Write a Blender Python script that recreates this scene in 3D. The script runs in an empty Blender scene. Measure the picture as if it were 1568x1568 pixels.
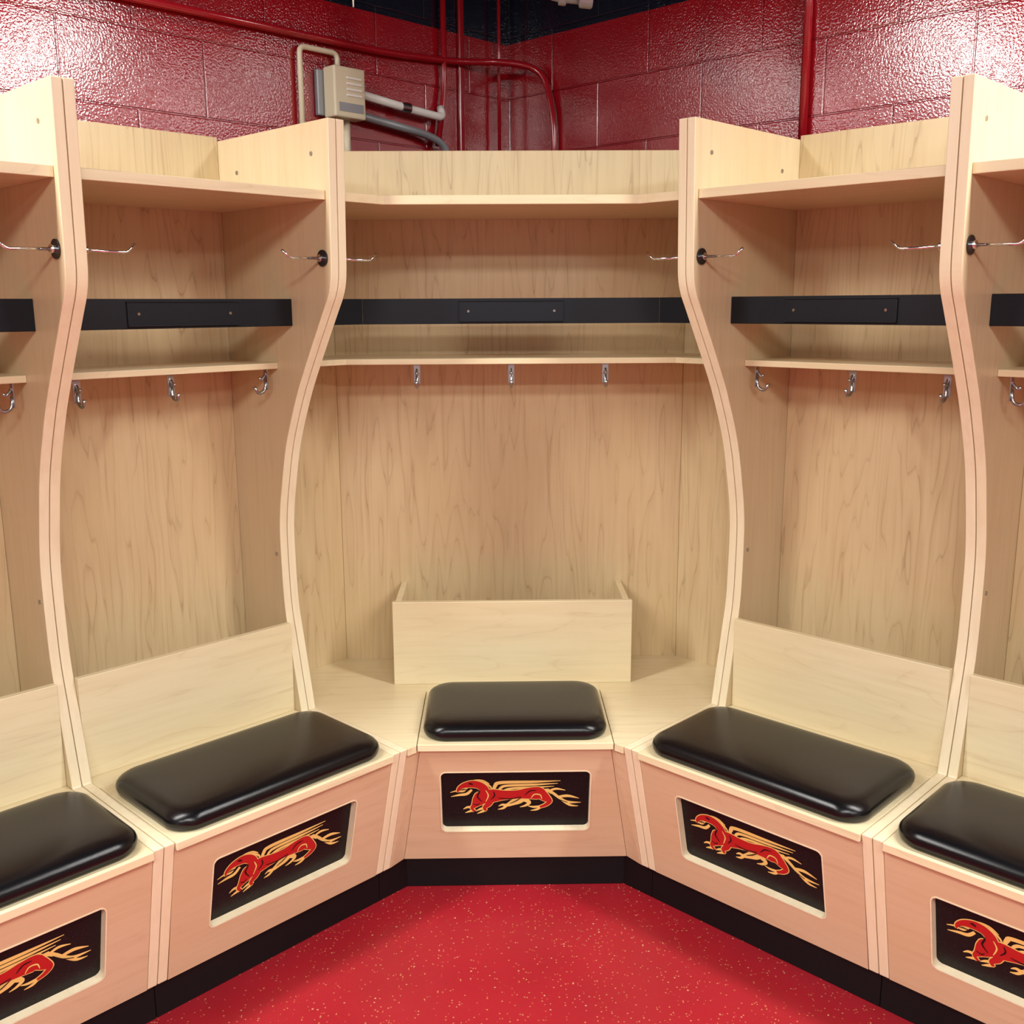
import bpy, bmesh, math, random
from mathutils import Matrix, Vector
random.seed(4)
scn=bpy.context.scene; COL=scn.collection
R2=math.sqrt(.5)
# ---------------------------------------------------------------- materials
def newmat(n):
    m=bpy.data.materials.new(n); m.use_nodes=True
    return m,m.node_tree.nodes,m.node_tree.links,m.node_tree.nodes['Principled BSDF']
def simple(n,c,rough=.5,metal=0,coat=0,emit=None,es=0,spec=.5):
    m,N,L,B=newmat(n); B.inputs['Base Color'].default_value=(*c,1); B.inputs['Roughness'].default_value=rough
    B.inputs['Metallic'].default_value=metal; B.inputs['Coat Weight'].default_value=coat; B.inputs['Specular IOR Level'].default_value=spec
    if emit: B.inputs['Emission Color'].default_value=(*emit,1); B.inputs['Emission Strength'].default_value=es
    return m
def math_(N,L,op,a,b=None,clamp=False):
    n=N.new('ShaderNodeMath'); n.operation=op; n.use_clamp=clamp
    for i,v in enumerate([a,b]):
        if v is None: continue
        if isinstance(v,(int,float)): n.inputs[i].default_value=v
        else: L.new(v,n.inputs[i])
    return n.outputs[0]
def mixc(N,L,f,a,b,bt='MIX'):
    n=N.new('ShaderNodeMix'); n.data_type='RGBA'; n.blend_type=bt
    for sock,v in ((n.inputs[0],f),(n.inputs[6],a),(n.inputs[7],b)):
        if isinstance(v,(int,float)): sock.default_value=v
        elif isinstance(v,tuple): sock.default_value=(*v,1)
        else: L.new(v,sock)
    return n.outputs[2]
def wood(n,axis,base,dark,line=.35,ring=9,rough=.34,fine=.25,stretch=.42):
    m,N,L,B=newmat(n)
    tc=N.new('ShaderNodeTexCoord'); oi=N.new('ShaderNodeObjectInfo')
    rnd=math_(N,L,'MULTIPLY',oi.outputs['Random'],37.0)
    add=N.new('ShaderNodeVectorMath'); add.operation='ADD'; L.new(tc.outputs['Object'],add.inputs[0]); L.new(rnd,add.inputs[1])
    def mp(sl,sc):
        k=N.new('ShaderNodeMapping'); s=[sc]*3; s[axis]=sl; k.inputs['Scale'].default_value=s; L.new(add.outputs[0],k.inputs[0]); return k.outputs[0]
    def noise(v,scale,det=2,rg=.5):
        k=N.new('ShaderNodeTexNoise'); k.inputs['Scale'].default_value=scale; k.inputs['Detail'].default_value=det
        k.inputs['Roughness'].default_value=rg; L.new(v,k.inputs['Vector']); return k.outputs['Fac']
    n1=noise(mp(stretch,3.6),1.6,3.5,.5)
    fr=math_(N,L,'FRACT',math_(N,L,'MULTIPLY',n1,float(ring)*2))
    r=N.new('ShaderNodeValToRGB'); L.new(fr,r.inputs[0]); e=r.color_ramp.elements
    e[0].position=0;e[0].color=(1,1,1,1); e[1].position=1; e[1].color=(.3,.3,.3,1)
    k=e.new(.12);k.color=(.08,.08,.08,1);k=e.new(.6);k.color=(0,0,0,1)
    n2=noise(mp(.7,11),5,2,.6)
    n4=noise(mp(1.0,2.5),1.4,1)
    patch=math_(N,L,'MULTIPLY',r.outputs[0],math_(N,L,'MULTIPLY',math_(N,L,'SUBTRACT',n2,.25,True),2.6))
    f=math_(N,L,'MULTIPLY',patch,line)
    c=mixc(N,L,f,base,dark)
    f2=math_(N,L,'MULTIPLY',math_(N,L,'SUBTRACT',n2,.42,True),fine*4)
    c=mixc(N,L,f2,c,tuple(x*y for x,y in zip(base,(.82,.75,.66))))
    f4=math_(N,L,'MULTIPLY',math_(N,L,'SUBTRACT',n4,.45,True),1.6)
    c=mixc(N,L,f4,c,tuple(x*y for x,y in zip(base,(.94,.87,.76))))
    L.new(c,B.inputs['Base Color']); B.inputs['Roughness'].default_value=rough
    return m
DARK=(.30,.18,.09)
WV=wood('maple_vertical',2,(.66,.515,.305),DARK,.72,10,.30,.3,.36)
WS=wood('maple_side',2,(.66,.53,.335),DARK,.16,6,.32)
WH=wood('maple_horizontal',0,(.78,.675,.44),(.48,.33,.19),.34,7)
WF=wood('maple_front_panel',0,(.655,.475,.305),(.45,.25,.14),.26,6)
EDGE=wood('maple_edge_band',2,(.84,.735,.52),(.6,.42,.27),.10,4)
VINYL,N,L,B=newmat('black_vinyl'); B.inputs['Base Color'].default_value=(.003,.003,.004,1); B.inputs['Roughness'].default_value=.23; B.inputs['Specular IOR Level'].default_value=.36
nz=N.new('ShaderNodeTexNoise'); nz.inputs['Scale'].default_value=420; nz.inputs['Detail'].default_value=0; bp=N.new('ShaderNodeBump'); bp.inputs['Strength'].default_value=.08; bp.inputs['Distance'].default_value=.0005
L.new(nz.outputs[0],bp.inputs['Height']); L.new(bp.outputs[0],B.inputs['Normal'])
BAR=simple('black_painted_bar',(.006,.009,.014),.35,spec=.3)
KICK=simple('black_rubber_kick',(.004,.004,.005),.4,spec=.25)
CHROME=simple('polished_chrome',(.75,.75,.76),.15,1)
STEEL=simple('brushed_steel',(.42,.42,.43),.3,1)
DARKM=simple('dark_metal',(.06,.06,.065),.3,.8)
GRED=simple('graphic_red',(.46,.014,.014),.45,spec=.3); GYEL=simple('graphic_gold',(.82,.56,.17),.45,spec=.3)
GBLK=simple('graphic_black',(.006,.004,.005),.45,spec=.25)
WHITEP=simple('white_conduit_paint',(.78,.76,.72),.35)
GREYP=simple('grey_conduit',(.27,.28,.30),.4,.3)
BEIGE=simple('beige_plastic',(.62,.55,.40),.4)
REDP=simple('red_gloss_pipe',(.27,.006,.012),.16)
GB,N,L,B=newmat('graphic_black_board'); tc=N.new('ShaderNodeTexCoord')
v=N.new('ShaderNodeTexVoronoi'); v.inputs['Scale'].default_value=170; L.new(tc.outputs['Object'],v.inputs[0])
d=math_(N,L,'LESS_THAN',v.outputs['Distance'],.16)
L.new(mixc(N,L,d,(.005,.004,.005),(.05,.025,.03)),B.inputs['Base Color']); B.inputs['Roughness'].default_value=.4; B.inputs['Specular IOR Level'].default_value=.25
# floor
FL,N,L,B=newmat('red_rubber_floor'); tc=N.new('ShaderNodeTexCoord')
def flecks(scale,th,sel):
    v=N.new('ShaderNodeTexVoronoi'); v.inputs['Scale'].default_value=scale; L.new(tc.outputs['Object'],v.inputs[0])
    s=N.new('ShaderNodeSeparateColor'); L.new(v.outputs['Color'],s.inputs[0])
    return math_(N,L,'MULTIPLY',math_(N,L,'LESS_THAN',v.outputs['Distance'],th),math_(N,L,'LESS_THAN',s.outputs[0],sel)),s.outputs[1]
nz=N.new('ShaderNodeTexNoise'); nz.inputs['Scale'].default_value=4; nz.inputs['Detail'].default_value=4; L.new(tc.outputs['Object'],nz.inputs[0])
c=mixc(N,L,nz.outputs[0],(.26,.007,.014),(.39,.014,.025))
f,g=flecks(170,.34,.12); c=mixc(N,L,math_(N,L,'MULTIPLY',f,.6),c,mixc(N,L,g,(.55,.10,.06),(.62,.38,.15)))
f,g=flecks(85,.20,.12); c=mixc(N,L,math_(N,L,'MULTIPLY',f,.75),c,mixc(N,L,g,(.10,.01,.012),(.66,.42,.26)))
L.new(c,B.inputs['Base Color']); B.inputs['Roughness'].default_value=.36; B.inputs['Specular IOR Level'].default_value=.45
bp=N.new('ShaderNodeBump'); bp.inputs['Strength'].default_value=.12; bp.inputs['Distance'].default_value=.002
n2=N.new('ShaderNodeTexNoise'); n2.inputs['Scale'].default_value=90; n2.inputs['Detail'].default_value=1; L.new(tc.outputs['Object'],n2.inputs[0]); L.new(n2.outputs[0],bp.inputs['Height']); L.new(bp.outputs[0],B.inputs['Normal'])
# block wall
def blockwall(name,off):
    m,N,L,B=newmat(name); tc=N.new('ShaderNodeTexCoord'); s=N.new('ShaderNodeSeparateXYZ'); L.new(tc.outputs['Object'],s.inputs[0])
    cb=N.new('ShaderNodeCombineXYZ'); L.new(math_(N,L,'ADD',s.outputs[0],off),cb.inputs[0]); L.new(math_(N,L,'ADD',s.outputs[2],.09),cb.inputs[1])
    b=N.new('ShaderNodeTexBrick'); L.new(cb.outputs[0],b.inputs['Vector']); b.inputs['Scale'].default_value=1; b.inputs['Brick Width'].default_value=.4; b.inputs['Row Height'].default_value=.2
    b.inputs['Mortar Size'].default_value=.0035; b.inputs['Mortar Smooth'].default_value=.6
    b.inputs['Color1'].default_value=(1,1,1,1);b.inputs['Color2'].default_value=(1,1,1,1);b.inputs['Mortar'].default_value=(0,0,0,1)
    n1=N.new('ShaderNodeTexNoise'); n1.inputs['Scale'].default_value=170; n1.inputs['Detail'].default_value=1; n1.inputs['Roughness'].default_value=.5; L.new(tc.outputs['Object'],n1.inputs[0])
    n2=N.new('ShaderNodeTexNoise'); n2.inputs['Scale'].default_value=5; n2.inputs['Detail'].default_value=1; L.new(tc.outputs['Object'],n2.inputs[0])
    c=mixc(N,L,n2.outputs[0],(.24,.003,.008),(.32,.006,.012))
    c=mixc(N,L,math_(N,L,'MULTIPLY',b.outputs['Fac'],.4),c,(.10,.002,.005))
    c=mixc(N,L,math_(N,L,'GREATER_THAN',s.outputs[2],2.49),c,(.004,.007,.016))
    L.new(c,B.inputs['Base Color']); B.inputs['Roughness'].default_value=.13; B.inputs['Specular IOR Level'].default_value=1.0
    B.inputs['Coat Weight'].default_value=.7; B.inputs['Coat Roughness'].default_value=.08; B.inputs['Coat IOR'].default_value=1.6
    h=math_(N,L,'ADD',math_(N,L,'MULTIPLY',b.outputs['Fac'],-1.3),math_(N,L,'MULTIPLY',n1.outputs[0],.34))
    bp=N.new('ShaderNodeBump'); bp.inputs['Strength'].default_value=.6; bp.inputs['Distance'].default_value=.003
    L.new(h,bp.inputs['Height']); L.new(bp.outputs[0],B.inputs['Normal']); L.new(bp.outputs[0],B.inputs['Coat Normal']); return m
WALL=blockwall('red_block_wall',.02)
PLAIN=simple('grey_wall_paint',(.50,.49,.47),.6)
CEIL=simple('dark_navy_ceiling',(.006,.009,.018),.6)
# ---------------------------------------------------------------- helpers
def link(o,parent=None,M=None):
    COL.objects.link(o)
    if parent: o.parent=parent
    if M is not None: o.matrix_local=M
    return o
def empty(n,M=Matrix()):
    e=bpy.data.objects.new(n,None); COL.objects.link(e); e.matrix_world=M; e.empty_display_size=.1; return e
def obj(n,bm,mat,parent=None,M=None,bevel=0,smooth=False,seg=2):
    me=bpy.data.meshes.new(n); bmesh.ops.recalc_face_normals(bm,faces=bm.faces); bm.to_mesh(me); bm.free()
    me.materials.append(mat)
    if smooth:
        for p in me.polygons: p.use_smooth=True
    o=bpy.data.objects.new(n,me); link(o,parent,M)
    if bevel:
        b=o.modifiers.new('b','BEVEL'); b.width=bevel; b.segments=seg; b.limit_method='ANGLE'; b.angle_limit=math.radians(50)
    return o
def addprism(bm,bot,top):
    a=[bm.verts.new(p) for p in bot]; b=[bm.verts.new(p) for p in top]; n=len(a)
    bm.faces.new(a); bm.faces.new(b[::-1])
    for i in range(n): bm.faces.new((a[i],a[(i+1)%n],b[(i+1)%n],b[i]))
def prism(n,poly,z0,z1,mat,parent,M=None,bevel=.0015):
    bm=bmesh.new(); addprism(bm,[(x,y,z0) for x,y in poly],[(x,y,z1) for x,y in poly]); return obj(n,bm,mat,parent,M,bevel)
def box(n,x0,x1,y0,y1,z0,z1,mat,parent,M=None,bevel=.0015):
    return prism(n,[(x0,y0),(x1,y0),(x1,y1),(x0,y1)],z0,z1,mat,parent,M,bevel)
def cylm(n,r,h,mat,parent,M,seg=24,bevel=0):
    bm=bmesh.new(); bmesh.ops.create_cone(bm,cap_ends=True,segments=seg,radius1=r,radius2=r,depth=h); return obj(n,bm,mat,parent,M,bevel)
def tube(n,pts,r,mat,parent=None,M=None,rad=None,seg=12):
    P=[Vector(p) for p in pts]; out=[P[0]]
    for i in range(1,len(P)-1):
        q=rad or 0
        if q:
            a=(P[i-1]-P[i]);b=(P[i+1]-P[i]); q1=min(q,a.length*.49,b.length*.49); s=P[i]+a.normalized()*q1; e=P[i]+b.normalized()*q1
            for k in range(7):
                t=k/6; out.append(s*(1-t)**2+P[i]*2*t*(1-t)+e*t*t)
        else: out.append(P[i])
    out.append(P[-1]); bm=bmesh.new(); rings=[]; up=None
    for i,p in enumerate(out):
        t=(out[min(i+1,len(out)-1)]-out[max(i-1,0)]).normalized()
        if up is None: up=t.orthogonal().normalized()
        up=(up-t*up.dot(t)).normalized(); s=t.cross(up)
        rings.append([bm.verts.new(p+(up*math.cos(a)+s*math.sin(a))*r) for a in [2*math.pi*j/seg for j in range(seg)]])
    for a,b in zip(rings,rings[1:]):
        for j in range(seg): bm.faces.new((a[j],a[(j+1)%seg],b[(j+1)%seg],b[j]))
    bm.faces.new(rings[0][::-1]); bm.faces.new(rings[-1]); return obj(n,bm,mat,parent,M,smooth=True)
def rrect(w,h,r,seg=6,cx=0,cy=0):
    o=[]
    for qx,qy,a0 in ((1,1,0),(-1,1,90),(-1,-1,180),(1,-1,270)):
        for i in range(seg+1):
            a=math.radians(a0+90*i/seg); o.append((cx+qx*(w/2-r)+r*math.cos(a),cy+qy*(h/2-r)+r*math.sin(a)))
    return o
def plate(n,outer,hole,th,mat,parent,M,holemat=None):
    cu=bpy.data.curves.new('t','CURVE'); cu.dimensions='2D'; cu.fill_mode='BOTH'; cu.extrude=th/2
    for lp in (outer,hole):
        s=cu.splines.new('POLY'); s.points.add(len(lp)-1); s.use_cyclic_u=True
        for p,q in zip(s.points,lp): p.co=(q[0],q[1],0,1)
    o=bpy.data.objects.new('t',cu); COL.objects.link(o); dg=bpy.context.evaluated_depsgraph_get(); dg.update()
    me=bpy.data.meshes.new_from_object(o.evaluated_get(dg)); bpy.data.objects.remove(o)
    me.name=n; me.materials.clear(); me.materials.append(mat); me.transform(Matrix.Translation((0,0,-th/2)))
    if holemat:
        me.materials.append(holemat); hx=max(p[0] for p in hole)+.001; hy0=min(p[1] for p in hole)-.001; hy1=max(p[1] for p in hole)+.001
        for p in me.polygons:
            if abs(p.normal.z)<.5 and abs(p.center.x)<hx and hy0<p.center.y<hy1: p.material_index=1
    return link(bpy.data.objects.new(n,me),parent,M)
def frame(o,right,up,out):
    return Matrix(((right[0],up[0],out[0],o[0]),(right[1],up[1],out[1],o[1]),(right[2],up[2],out[2],o[2]),(0,0,0,1)))
# ---------------------------------------------------------------- griffin emblem (flat printed graphic)
def catmull(P,n=8):
    out=[]
    for i in range(len(P)-1):
        p0=P[max(i-1,0)];p1=P[i];p2=P[i+1];p3=P[min(i+2,len(P)-1)]
        for k in range(n):
            t=k/n; out.append(tuple(.5*((2*b)+(-a+c)*t+(2*a-5*b+4*c-d)*t*t+(-a+3*b-3*c+d)*t**3) for a,b,c,d in zip(p0,p1,p2,p3)))
    out.append(P[-1]); return out
# head with hooked beak + neck + chest + fore leg ; body ; second fore leg ; hind leg
RED=[[(22,36,1),(23,30,5),(29,24,8),(37,21,11),(46,20,13),(55,22,13),(62,28,14),(64,36,17),(60,45,24),(54,53,20),(48,61,10),(44,67,5),(48,73,4)],
 [(60,46,22),(76,43,25),(95,42,18),(115,41,16),(134,39,21),(150,39,23),(160,43,10)],
 [(72,50,16),(70,59,10),(64,66,6),(66,72,4)],
 [(150,38,20),(160,47,15),(167,55,8),(161,62,6),(152,66,4)]]
YEL=[[(37,27,3),(30,33,5),(20,33,3),(10,36,1)],[(44,31,4),(36,39,5),(24,41,4),(11,44,1)],
 [(40,17,2),(50,13,3),(62,14,3),(72,20,1)],[(52,15,2),(64,18,3),(73,25,3),(77,33,1)],
 [(78,37,3),(81,24,6),(90,18,6),(140,17,4.6),(184,15.5,1)],[(85,38,2),(90,28,4.6),(101,24,4.4),(142,22.6,4),(180,20.5,1)],
 [(92,38,2),(98,32,4.2),(112,29,4),(142,28,3.6),(174,26,1)],[(98,38,2),(108,35,3.6),(124,33.6,3.4),(145,33,3),(166,31,1)],
 [(45,66,5),(37,65,4),(30,69,1)],[(48,71,5),(41,73,4),(33,76,1)],[(64,67,5),(57,69,4),(50,73,1)],[(67,71,4),(60,74,4),(52,78,1)],
 [(128,46,12),(118,52,15),(109,57,11),(99,62,6),(92,61,4),(86,64,1)],[(99,63,4),(93,68,4),(85,70,1)],[(126,50,9),(135,57,6),(129,63,4),(120,66,1)],
 [(152,65,4),(142,66,4),(133,64,1)],[(154,66,4),(147,71,4),(137,73,1)],
 [(154,35,5),(164,34,6),(174,41,5.5),(184,50,5),(196,57,5),(217,58,1)],[(180,47,4),(196,45,5),(214,50,1)],[(164,36,3),(177,31,4),(192,34,1)],[(188,54,4),(200,63,4),(213,65,1)]]
GOLDLINE=[[(66,32,1),(70,42,2),(66,54,1)],[(138,48,1),(143,41,2),(152,42,2),(155,50,1)]]
BLK=[[(39,18.5,1.5),(43,19,3),(46,21,1)],[(25,31,1),(32,30,1.6),(40,30,1)],[(50,28,1),(56,34,2.2),(53,44,2.2),(60,54,1)],[(74,50,1),(80,42,2),(78,34,1)],[(86,47,1),(104,49,2),(122,45,1)],[(128,42,1),(136,34,2),(146,33,1)],
 [(104,58,1),(114,53,1.8),(122,47,1)],[(46,58,1),(52,60,1.6),(56,57,1)],[(170,40,1),(182,51,1.4),(196,57,1)]]
def emblem(parent,M,W,H):
    k=W/226.0
    for nm,sets,mat,z in (('emblem_gold',YEL+RED,GYEL,.0006),('emblem_red',RED,GRED,.0014),('emblem_linework',GOLDLINE,GYEL,.0020),('emblem_black_linework',BLK,GBLK,.0024)):
        bm=bmesh.new()
        for si,s in enumerate(sets):
            g=2.6 if (nm=='emblem_gold' and s in RED) else 0
            c=catmull(s); L_=[];R_=[]
            for i,(x,y,w) in enumerate(c):
                a=c[max(i-1,0)];b=c[min(i+1,len(c)-1)]; dx,dy=b[0]-a[0],b[1]-a[1]; l=math.hypot(dx,dy) or 1
                hw=max(w+g,.4)/2; nx,ny=-dy/l*hw,dx/l*hw; zz=z+si*.000012
                L_.append(bm.verts.new(((x+nx-113)*k,(46.5-y-ny)*k,zz))); R_.append(bm.verts.new(((x-nx-113)*k,(46.5-y+ny)*k,zz)))
            for i in range(len(c)-1): bm.faces.new((L_[i],L_[i+1],R_[i+1],R_[i]))
        me=bpy.data.meshes.new(nm); bm.to_mesh(me); bm.free(); me.materials.append(mat); link(bpy.data.objects.new(nm,me),parent,M)
# ---------------------------------------------------------------- locker pieces (local frame: x viewer-left, y out from wall, z up)
W_=.6509; T=.0235; Z0=.095; ZB=.4714
PROF=[(.008,Z0),(.618,Z0),(.707,ZB)]+catmull([(.300,ZB+.001),(.262,.67),(.245,.76),(.239,.84),(.237,.97),(.243,1.04),(.257,1.11),(.290,1.235),(.346,1.361),(.388,1.435),(.428,1.50),(.480,1.582),(.507,1.625),(.520,1.665),(.5235,1.72)],4)+[(.532,2.04),(.008,2.04)]
def sideboard(parent,M,name='side_panel'):
    bm=bmesh.new(); addprism(bm,[(0,y,z) for y,z in PROF],[(T,y,z) for y,z in PROF])
    bmesh.ops.recalc_face_normals(bm,faces=bm.faces)
    o=obj(name,bm,WS,parent,M,bevel=.0022); me=o.data; me.materials.append(EDGE)
    for p in me.polygons:
        if abs(p.normal.x)<.5: p.material_index=1
    return o
def coat_hook(parent,M):
    cylm('hook_rose',.020,.004,DARKM,parent,M@Matrix.Translation((0,.002,0))@Matrix.Rotation(math.pi/2,4,'X'))
    cylm('hook_boss',.009,.012,CHROME,parent,M@Matrix.Translation((0,.008,0))@Matrix.Rotation(math.pi/2,4,'X'),bevel=.002)
    tube('hook_rod',[(0,.002,0),(0,.098,-.002),(0,.118,.016)],.0034,CHROME,parent,M,rad=.008)
def small_hook(parent,M):
    box('hook_plate',-.009,.009,-.0015,.0015,-.055,0,STEEL,parent,M,.0005)
    cylm('hook_screw',.004,.003,CHROME,parent,M@Matrix.Translation((0,.0025,-.014))@Matrix.Rotation(math.pi/2,4,'X'))
    tube('hook_prong',[(0,.001,-.03),(0,.004,-.058),(0,.026,-.066),(0,.036,-.046)],.0042,STEEL,parent,M,rad=.012)
    tube('hook_prong',[(0,.0,-.012),(0,.014,-.03),(0,.020,-.022)],.0036,STEEL,parent,M,rad=.006)
def cushion(parent,cx,cy,w,d,z):
    bm=bmesh.new(); lv=[(.006,0),(.002,.005),(-.001,.013),(-.002,.021),(.000,.029),(.005,.036),(.012,.0415),(.022,.0455),(.038,.048),(.065,.0495),(.10,.0505),(.14,.051)]
    rings=[]
    for ins,h in lv:
        rr=max(.060-ins*.25,.02); rings.append([bm.verts.new((x,y,z+h)) for x,y in rrect(w-2*ins,d-2*ins,rr,14,cx,cy)])
    n=len(rings[0])
    for a,b in zip(rings,rings[1:]):
        for j in range(n): bm.faces.new((a[j],a[(j+1)%n],b[(j+1)%n],b[j]))
    bm.faces.new(rings[0][::-1]); bm.faces.new(rings[-1])
    return obj('seat_cushion',bm,VINYL,parent,smooth=True)
def screw(parent,M): cylm('screw_cap',.0055,.003,STEEL,parent,M,12)
def bar_plate(parent,M):
    box('nameplate',-.144,.144,-.028,.028,0,.004,BAR,parent,M,.001)
    for a,b,c,d in ((-.144,.144,.0265,.0285),(-.144,.144,-.0285,-.0265)): box('nameplate_rail',a,b,c,d,.004,.0075,BAR,parent,M,.0005)
    for x in (-.118,.118): cylm('nameplate_screw',.0035,.003,CHROME,parent,M@Matrix.Translation((x,0,.005)),12)
SL=math.hypot(.700-.618,ZB-.02-Z0); EV=(0,(.700-.618)/SL,(ZB-.02-Z0)/SL); EN=(0,EV[2],-EV[1])
OPW,OPH,OPV=.40,.195,.192
def fascia(parent,outer,Mf):
    plate('front_panel',outer,rrect(OPW,OPH,.014,6,0,OPV),.020,WF,parent,Mf,EDGE)
    plate('opening_edge_band',rrect(OPW+.006,OPH+.006,.017,6,0,OPV),rrect(OPW,OPH,.014,6,0,OPV),.0016,EDGE,parent,Mf@Matrix.Translation((0,0,.0012)))
    Mg=Mf@Matrix.Translation((0,OPV,-.0195)); box('emblem_board',-OPW/2-.02,OPW/2+.02,-OPH/2-.02,OPH/2+.02,-.006,0,GB,parent,Mg,0)
    emblem(parent,Mg,OPW*.97,OPH)
def locker(M,near_x0):
    e=empty('hockey_locker',M)
    sideboard(e,Matrix.Translation((.0006,0,0))); sideboard(e,Matrix.Translation((W_-.0006-T,0,0)))
    a,b=T+.001,W_-T-.001; mid=W_/2
    box('back_panel',a,b,.012,.03,Z0,2.05,WV,e)
    box('top_shelf',a,b,.03,.512,1.853,1.876,WH,e)
    box('middle_shelf',a,b,.03,.27,1.437,1.453,WH,e)
    box('crossbar',a,b,.3275,.3475,1.5501,1.6189,BAR,e)
    bar_plate(e,frame((mid,.3475,1.5845),(-1,0,0),(0,0,1),(0,1,0)))
    box('rear_bin_front',a,b,.252,.270,ZB,.7287,WH,e)
    box('bench_deck',a,b,.03,.334,ZB-.02,ZB,WH,e)
    box('seat_lid',a+.001,b-.001,.337,.712,ZB-.019,ZB+.001,WH,e,bevel=.002)
    cushion(e,mid,.532,.582,.334,ZB+.001)
    Mf=frame((mid,.618,Z0),(-1,0,0),EV,EN); hw=(b-a)/2-.0005
    fascia(e,[(-hw,0),(hw,0),(hw,SL),(-hw,SL)],Mf)
    box('toe_kick',.0006,W_-.0006,.57,.600,0,Z0,KICK,e)
    coat_hook(e,frame((a,.492,1.716),(0,-1,0),(1,0,0),(0,0,1)))
    coat_hook(e,frame((b,.492,1.716),(0,1,0),(-1,0,0),(0,0,1)))
    if near_x0:
        small_hook(e,frame((.050,.248,1.437),(0,-1,0),(1,0,0),(0,0,1))); small_hook(e,frame((.560,.254,1.437),(1,0,0),(0,1,0),(0,0,1)))
    else:
        small_hook(e,frame((W_-.050,.248,1.437),(0,1,0),(-1,0,0),(0,0,1))); small_hook(e,frame((W_-.560,.254,1.437),(1,0,0),(0,1,0),(0,0,1)))
    small_hook(e,frame((mid,.254,1.437),(1,0,0),(0,1,0),(0,0,1)))
    for x,sg in ((a,1),(b,-1)):
        for y,z in ((.215,.92),(.12,1.95),(.46,1.965)): screw(e,frame((x,y,z),(0,1,0),(0,0,1),(1,0,0)))
    return e
s1=1.1285
for k in range(3):
    s=s1+k*W_
    locker(Matrix.Translation((-s*R2,-s*R2,0))@Matrix(((-R2,R2,0,0),(-R2,-R2,0,0),(0,0,1,0),(0,0,0,1))),True)
    s=s1+(k+1)*W_
    locker(Matrix.Translation((s*R2,-s*R2,0))@Matrix(((-R2,-R2,0,0),(R2,-R2,0,0),(0,0,1,0),(0,0,0,1))),False)
# ---------------------------------------------------------------- corner locker (local x=-X, y=-Y)
C=empty('corner_locker',Matrix.Rotation(math.pi,4,'Z'))
def P(s,d,sg=1): return (sg*R2*(s-d),R2*(s+d))
se=s1-T-.0012
ML=Matrix(((R2,-R2,0,0),(R2,R2,0,0),(0,0,1,0),(0,0,0,1)))
MR=Matrix(((R2,R2,0,0),(-R2,R2,0,0),(0,0,1,0),(0,0,0,1)))
sideboard(C,ML@Matrix.Translation((s1-.0006-T,0,0)))
sideboard(C,MR@Matrix.Translation((-s1+.0006,0,0)))
sbk=.79
ybk=R2*(sbk+.03); xbk=R2*(sbk-.03)
box('back_panel',-xbk,xbk,ybk-.018,ybk,Z0,2.05,WV,C)
for sg in (1,-1):
    q=[P(se,.03,sg),(sg*xbk,ybk),(sg*(xbk+.004),ybk-.016),P(se,.012,sg)]
    prism('back_wing',q,Z0,2.05,WV,C)
def shelfpoly(d,sb): return [P(se,.031),P(se,d),P(sb,d),P(sb,d,-1),P(se,d,-1),P(se,.031,-1),(-xbk,ybk+.001),(xbk,ybk+.001)]
prism('top_shelf',shelfpoly(.512,.974),1.853,1.876,WH,C)
prism('middle_shelf',shelfpoly(.27,.93),1.437,1.453,WH,C)
f=[P(se,.3475),P(.925,.3475)]; bk=[P(se,.3275),P(.917,.3275)]
xb,yb=P(.925,.3475)
for sg in (1,-1):
    q=[(sg*x,y) for x,y in f+bk[::-1]]; prism('crossbar_wing',q,1.5501,1.6189,BAR,C,bevel=.0005)
box('crossbar',-xb+.0001,xb-.0001,yb-.02,yb,1.5501,1.6189,BAR,C,bevel=.0005)
bar_plate(C,frame((0,yb,1.5845),(-1,0,0),(0,0,1),(0,1,0)))
sf=1.063; lh=.258
box('bench_deck',-lh-.002,lh+.002,ybk,.874,ZB-.02,ZB,WH,C,bevel=.0006)
for sg in (1,-1):
    pts=[(lh+.002,ybk),(xbk,ybk),P(se,.031),P(se,.708),(lh+.002,R2*(sf+.709)+.008)]
    prism('bench_deck_wing',[(sg*x,y) for x,y in pts],ZB-.02,ZB,WH,C,bevel=.0006)
box('seat_lid',-lh,lh,.876,1.258,ZB-.019,ZB+.001,WH,C,bevel=.002)
cushion(C,0,1.073,.488,.344,ZB+.001)
zt=ZB-.02; yt,ybm=1.244,1.170; sl=math.hypot(yt-ybm,zt-Z0); ev=(0,(yt-ybm)/sl,(zt-Z0)/sl); en=(0,ev[2],-ev[1])
Mf=frame((0,ybm,Z0),(-1,0,0),ev,en)
fascia(C,[(-.309,0),(.309,0),(.252,sl),(-.252,sl)],Mf)
for sg in (1,-1):
    tp=[P(se,.700,sg),(sg*.2525,yt)]; bt=[P(se,.618,sg),(sg*.3095,ybm)]
    off=Vector((sg*R2,-R2))*.016
    bm=bmesh.new()
    B4=[bt[0],bt[1],(bt[1][0]+off.x,bt[1][1]+off.y),(bt[0][0]+off.x,bt[0][1]+off.y)]
    T4=[tp[0],tp[1],(tp[1][0]+off.x,tp[1][1]+off.y),(tp[0][0]+off.x,tp[0][1]+off.y)]
    addprism(bm,[(x,y,Z0) for x,y in B4],[(x,y,zt) for x,y in T4]); obj('front_filler',bm,WF,C,bevel=.001)
kx=R2*(1.03-.60); ky=R2*1.63
prism('toe_kick',[P(s1-.0006,.60),(kx,ky),(-kx,ky),P(s1-.0006,.60,-1),P(s1-.0006,.57,-1),(-kx-.01,ky-.03),(kx+.01,ky-.03),P(s1-.0006,.57)],0,Z0,KICK,C)
yc=.818
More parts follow.
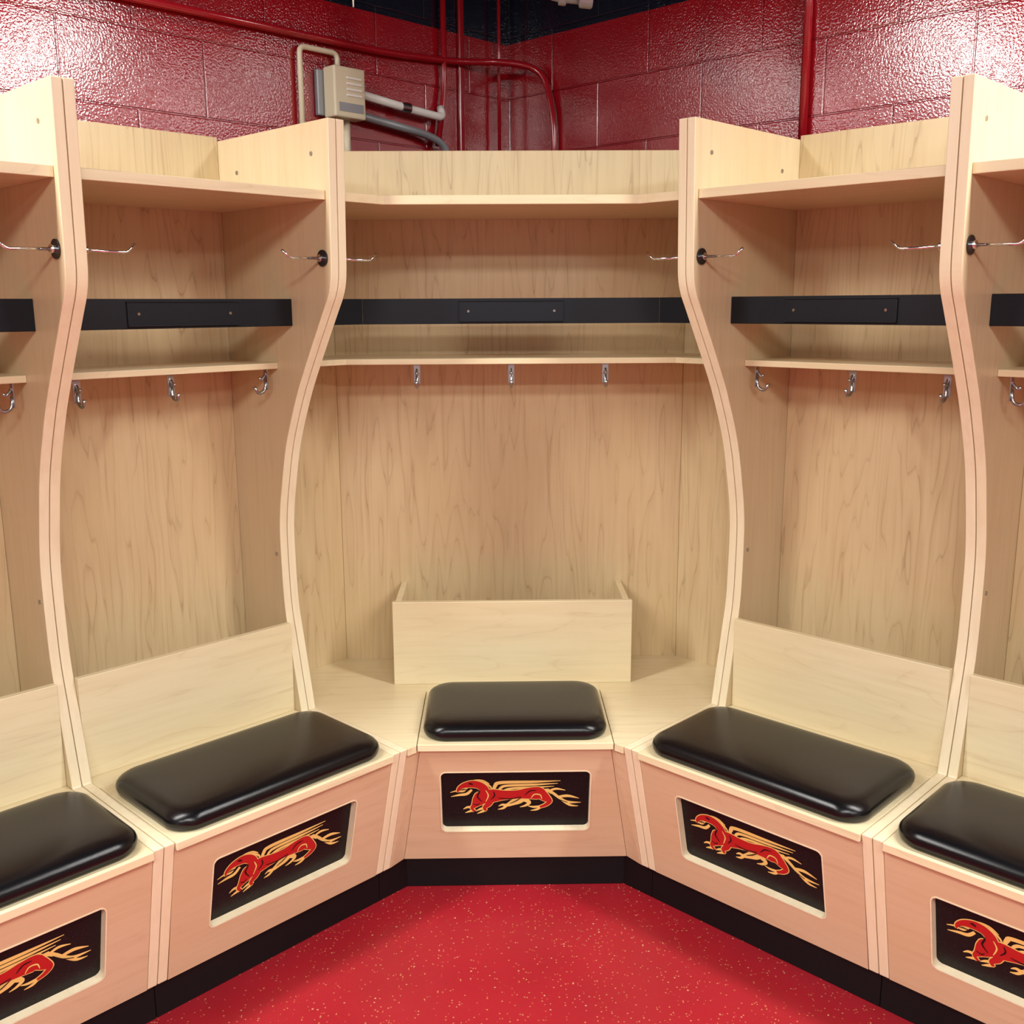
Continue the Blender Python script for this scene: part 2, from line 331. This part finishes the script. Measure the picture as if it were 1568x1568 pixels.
box('rear_bin_front',-.36,.36,yc-.018,yc,ZB,.7304,WH,C)
for x in (-.352,.334): box('rear_bin_side',x,x+.018,ybk+.001,yc-.018,ZB,.7304,WH,C)
for x in (-.268,0,.268): small_hook(C,frame((x,.835,1.437),(1,0,0),(0,1,0),(0,0,1)))
coat_hook(C,ML@frame((se+.0006,.492,1.716),(0,1,0),(-1,0,0),(0,0,1)))
coat_hook(C,MR@frame((-se-.0006,.492,1.716),(0,-1,0),(1,0,0),(0,0,1)))
# ---------------------------------------------------------------- room
SZ=7.2; HC=3.05; G=.045
def wallobj(n,M,length,mat,x0=0):
    bm=bmesh.new(); addprism(bm,[(x0,0,0),(length,0,0),(length,-.1,0),(x0,-.1,0)],[(x0,0,HC),(length,0,HC),(length,-.1,HC),(x0,-.1,HC)])
    return obj(n,bm,mat,None,M)
Mleft=Matrix(((-R2,R2,0,0),(-R2,-R2,0,0),(0,0,1,0),(0,0,0,1)))
Mright=Matrix(((-R2,-R2,0,0),(R2,-R2,0,0),(0,0,1,0),(0,0,0,1)))
yC=2*G*R2
wallobj('wall_left',Matrix.Translation((0,yC,0))@Mleft,SZ,WALL); wallobj('wall_right',Matrix.Translation((SZ*R2,-SZ*R2+yC,0))@Mright,SZ,WALL)
wallobj('wall_back_left',Matrix.Translation((0,-2*SZ*R2+yC,0))@Matrix(((-R2,R2,0,0),(R2,R2,0,0),(0,0,1,0),(0,0,0,1))),SZ,PLAIN)
wallobj('wall_back_right',Matrix.Translation((0,-2*SZ*R2+yC,0))@Matrix(((R2,-R2,0,0),(R2,R2,0,0),(0,0,1,0),(0,0,0,1))),SZ,PLAIN)
q=SZ*R2
def slab(n,z0,z1,mat):
    bm=bmesh.new(); pts=[(0,yC+.15),(q+.15,-q+yC),(0,-2*q-.15+yC),(-q-.15,-q+yC)]; addprism(bm,[(x,y,z0) for x,y in pts],[(x,y,z1) for x,y in pts]); return obj(n,bm,mat)
slab('floor',-.1,0,FL); slab('ceiling',HC,HC+.1,CEIL)
LENS=simple('light_diffuser',(.9,.9,.9),.4,emit=(1,.98,.95),es=4)
def light(x,y,rot,lx,ly,pw,z=HC-.06):
    e=empty('ceiling_light',Matrix.Translation((x,y,z))@Matrix.Rotation(math.radians(rot),4,'Z'))
    box('housing',-lx/2-.02,lx/2+.02,-ly/2-.02,ly/2+.02,.0,.05,WHITEP,e)
    if HC-z>.1:
        for sx in (-1,1): box('hanger',sx*lx*.4-.006,sx*lx*.4+.006,-.006,.006,.05,HC-z,STEEL,e)
    box('diffuser',-lx/2,lx/2,-ly/2,ly/2,-.008,-.001,LENS,e,bevel=.002)
    ld=bpy.data.lights.new('lamp','AREA'); ld.shape='RECTANGLE'; ld.size=lx; ld.size_y=ly; ld.energy=pw; ld.color=(1,.985,.94)
    lo=bpy.data.objects.new('lamp',ld); link(lo,e,Matrix.Translation((0,0,-.012)))
for sg in (1,-1):
    s,d=3.35,.50
    light(sg*R2*(s-d),-R2*(s+d),-45*sg,2.4,.24,95,z=2.84)
light(0,-4.6,0,1.2,.5,88); light(1.7,-6.0,0,1.2,.5,95); light(-1.7,-6.0,0,1.2,.5,95)
# ---------------------------------------------------------------- wall services
def LW(s,z,d=.02): d-=G; return (-s*R2+d*R2,-s*R2-d*R2,z)
def RW(s,z,d=.02): d-=G; return (s*R2-d*R2,-s*R2-d*R2,z)
tube('red_conduit',[LW(2.2,2.375),LW(.51,2.375),LW(.2,2.395),(0,-.06,2.41),RW(.15,2.38),RW(.2,2.22),RW(.2,1.7)],.011,REDP,rad=.09)
tube('red_conduit',[LW(.268,2.75),LW(.268,2.30),LW(.30,2.12)],.010,REDP,rad=.05)
tube('red_conduit',[RW(1.125,3.04,.015),RW(1.125,1.9,.015)],.012,REDP)
tube('red_conduit',[LW(.02,3.04,.03),LW(.02,1.9,.03)],.006,REDP)
box('joint_highlight_strip',.165,.190,-G,-G+.012,1.7,3.04,REDP,None,Mleft,bevel=.005)  # raised glossy strip, added to catch the bright streak of a block joint
eb=empty('electrical_box',Mleft@Matrix.Translation((.70,-G,2.225)))
box('back_plate',-.05,.075,.001,.02,-.065,.065,GREYP,eb,bevel=.003)
box('case',-.06,.055,.02,.075,-.072,.072,BEIGE,eb,bevel=.005)
for i in range(4): box('louver',-.045,.01,.075,.0775,-.01+i*.016,-.004+i*.016,WHITEP,eb,bevel=.0005)
box('label',-.05,.04,.075,.0762,-.055,-.03,GREYP,eb,bevel=.0003)
tube('upper_conduit',[(0,.02,.07),(0,.02,.118),(.135,.02,.118),(.135,.02,-.275)],.008,BEIGE,eb,rad=.02)
tube('lower_conduit',[(-.025,.02,-.065),(-.025,.02,-.225)],.012,BEIGE,eb)
tube('white_conduit',[(-.045,.045,.01),(-.25,.045,-.01),(-.40,.045,-.02),(-.415,.02,.015)],.0125,WHITEP,eb,rad=.03)
cylm('conduit_coupling',.016,.035,STEEL,eb,Matrix.Translation((-.24,.045,-.009))@Matrix.Rotation(math.pi/2,4,'Y'))
tube('grey_conduit',[(-.045,.04,-.05),(-.34,.04,-.08),(-.42,.04,-.105),(-.438,.03,-.225),(-.438,.03,-.325)],.012,GREYP,eb,rad=.07)
te=empty('hanging_cable_tray',Matrix.Translation((-.363,-.80,2.412)))
box('tray',-.06,.06,-.02,.02,0,.012,WHITEP,te); tube('tray_rod',[(.05,0,.01),(.05,0,.63)],.006,WHITEP,te); tube('tray_wire',[(-.055,0,.005),(-.055,0,-.025)],.002,WHITEP,te)
pe=empty('grey_ceiling_pipe',Matrix.Translation((.14,-.95,2.374)))
tube('pipe',[(-.06,0,.67),(-.06,0,.01),(.05,0,-.002)],.021,GREYP,pe,rad=.05,seg=20)
cylm('nozzle',.028,.035,GREYP,pe,Matrix.Translation((.055,0,-.003))@Matrix.Rotation(math.radians(95),4,'Y'),bevel=.005)
cylm('collar',.027,.02,GREYP,pe,Matrix.Translation((-.005,0,.003))@Matrix.Rotation(math.radians(95),4,'Y'),bevel=.003)
# ---------------------------------------------------------------- world, camera
w=bpy.data.worlds.new('w'); scn.world=w; w.use_nodes=True; w.node_tree.nodes['Background'].inputs[0].default_value=(.05,.05,.055,1)
ps,t,r=.0146,.1998,-.0053
F=Vector((math.sin(ps)*math.cos(t),math.cos(ps)*math.cos(t),-math.sin(t))); Rr=Vector((math.cos(ps),-math.sin(ps),0)); U=Rr.cross(F)
Ra=Rr*math.cos(r)+U*math.sin(r); Ua=Ra.cross(F)
cd=bpy.data.cameras.new('Camera'); cd.sensor_width=36; cd.lens=36*1563.54/1568; cd.clip_start=.05
cam=bpy.data.objects.new('Camera',cd); COL.objects.link(cam)
cam.matrix_world=Matrix(((Ra.x,Ua.x,-F.x,-.0427),(Ra.y,Ua.y,-F.y,-3.7619),(Ra.z,Ua.z,-F.z,1.6),(0,0,0,1)))
scn.camera=cam
scn.view_settings.view_transform='Standard'; scn.view_settings.exposure=0
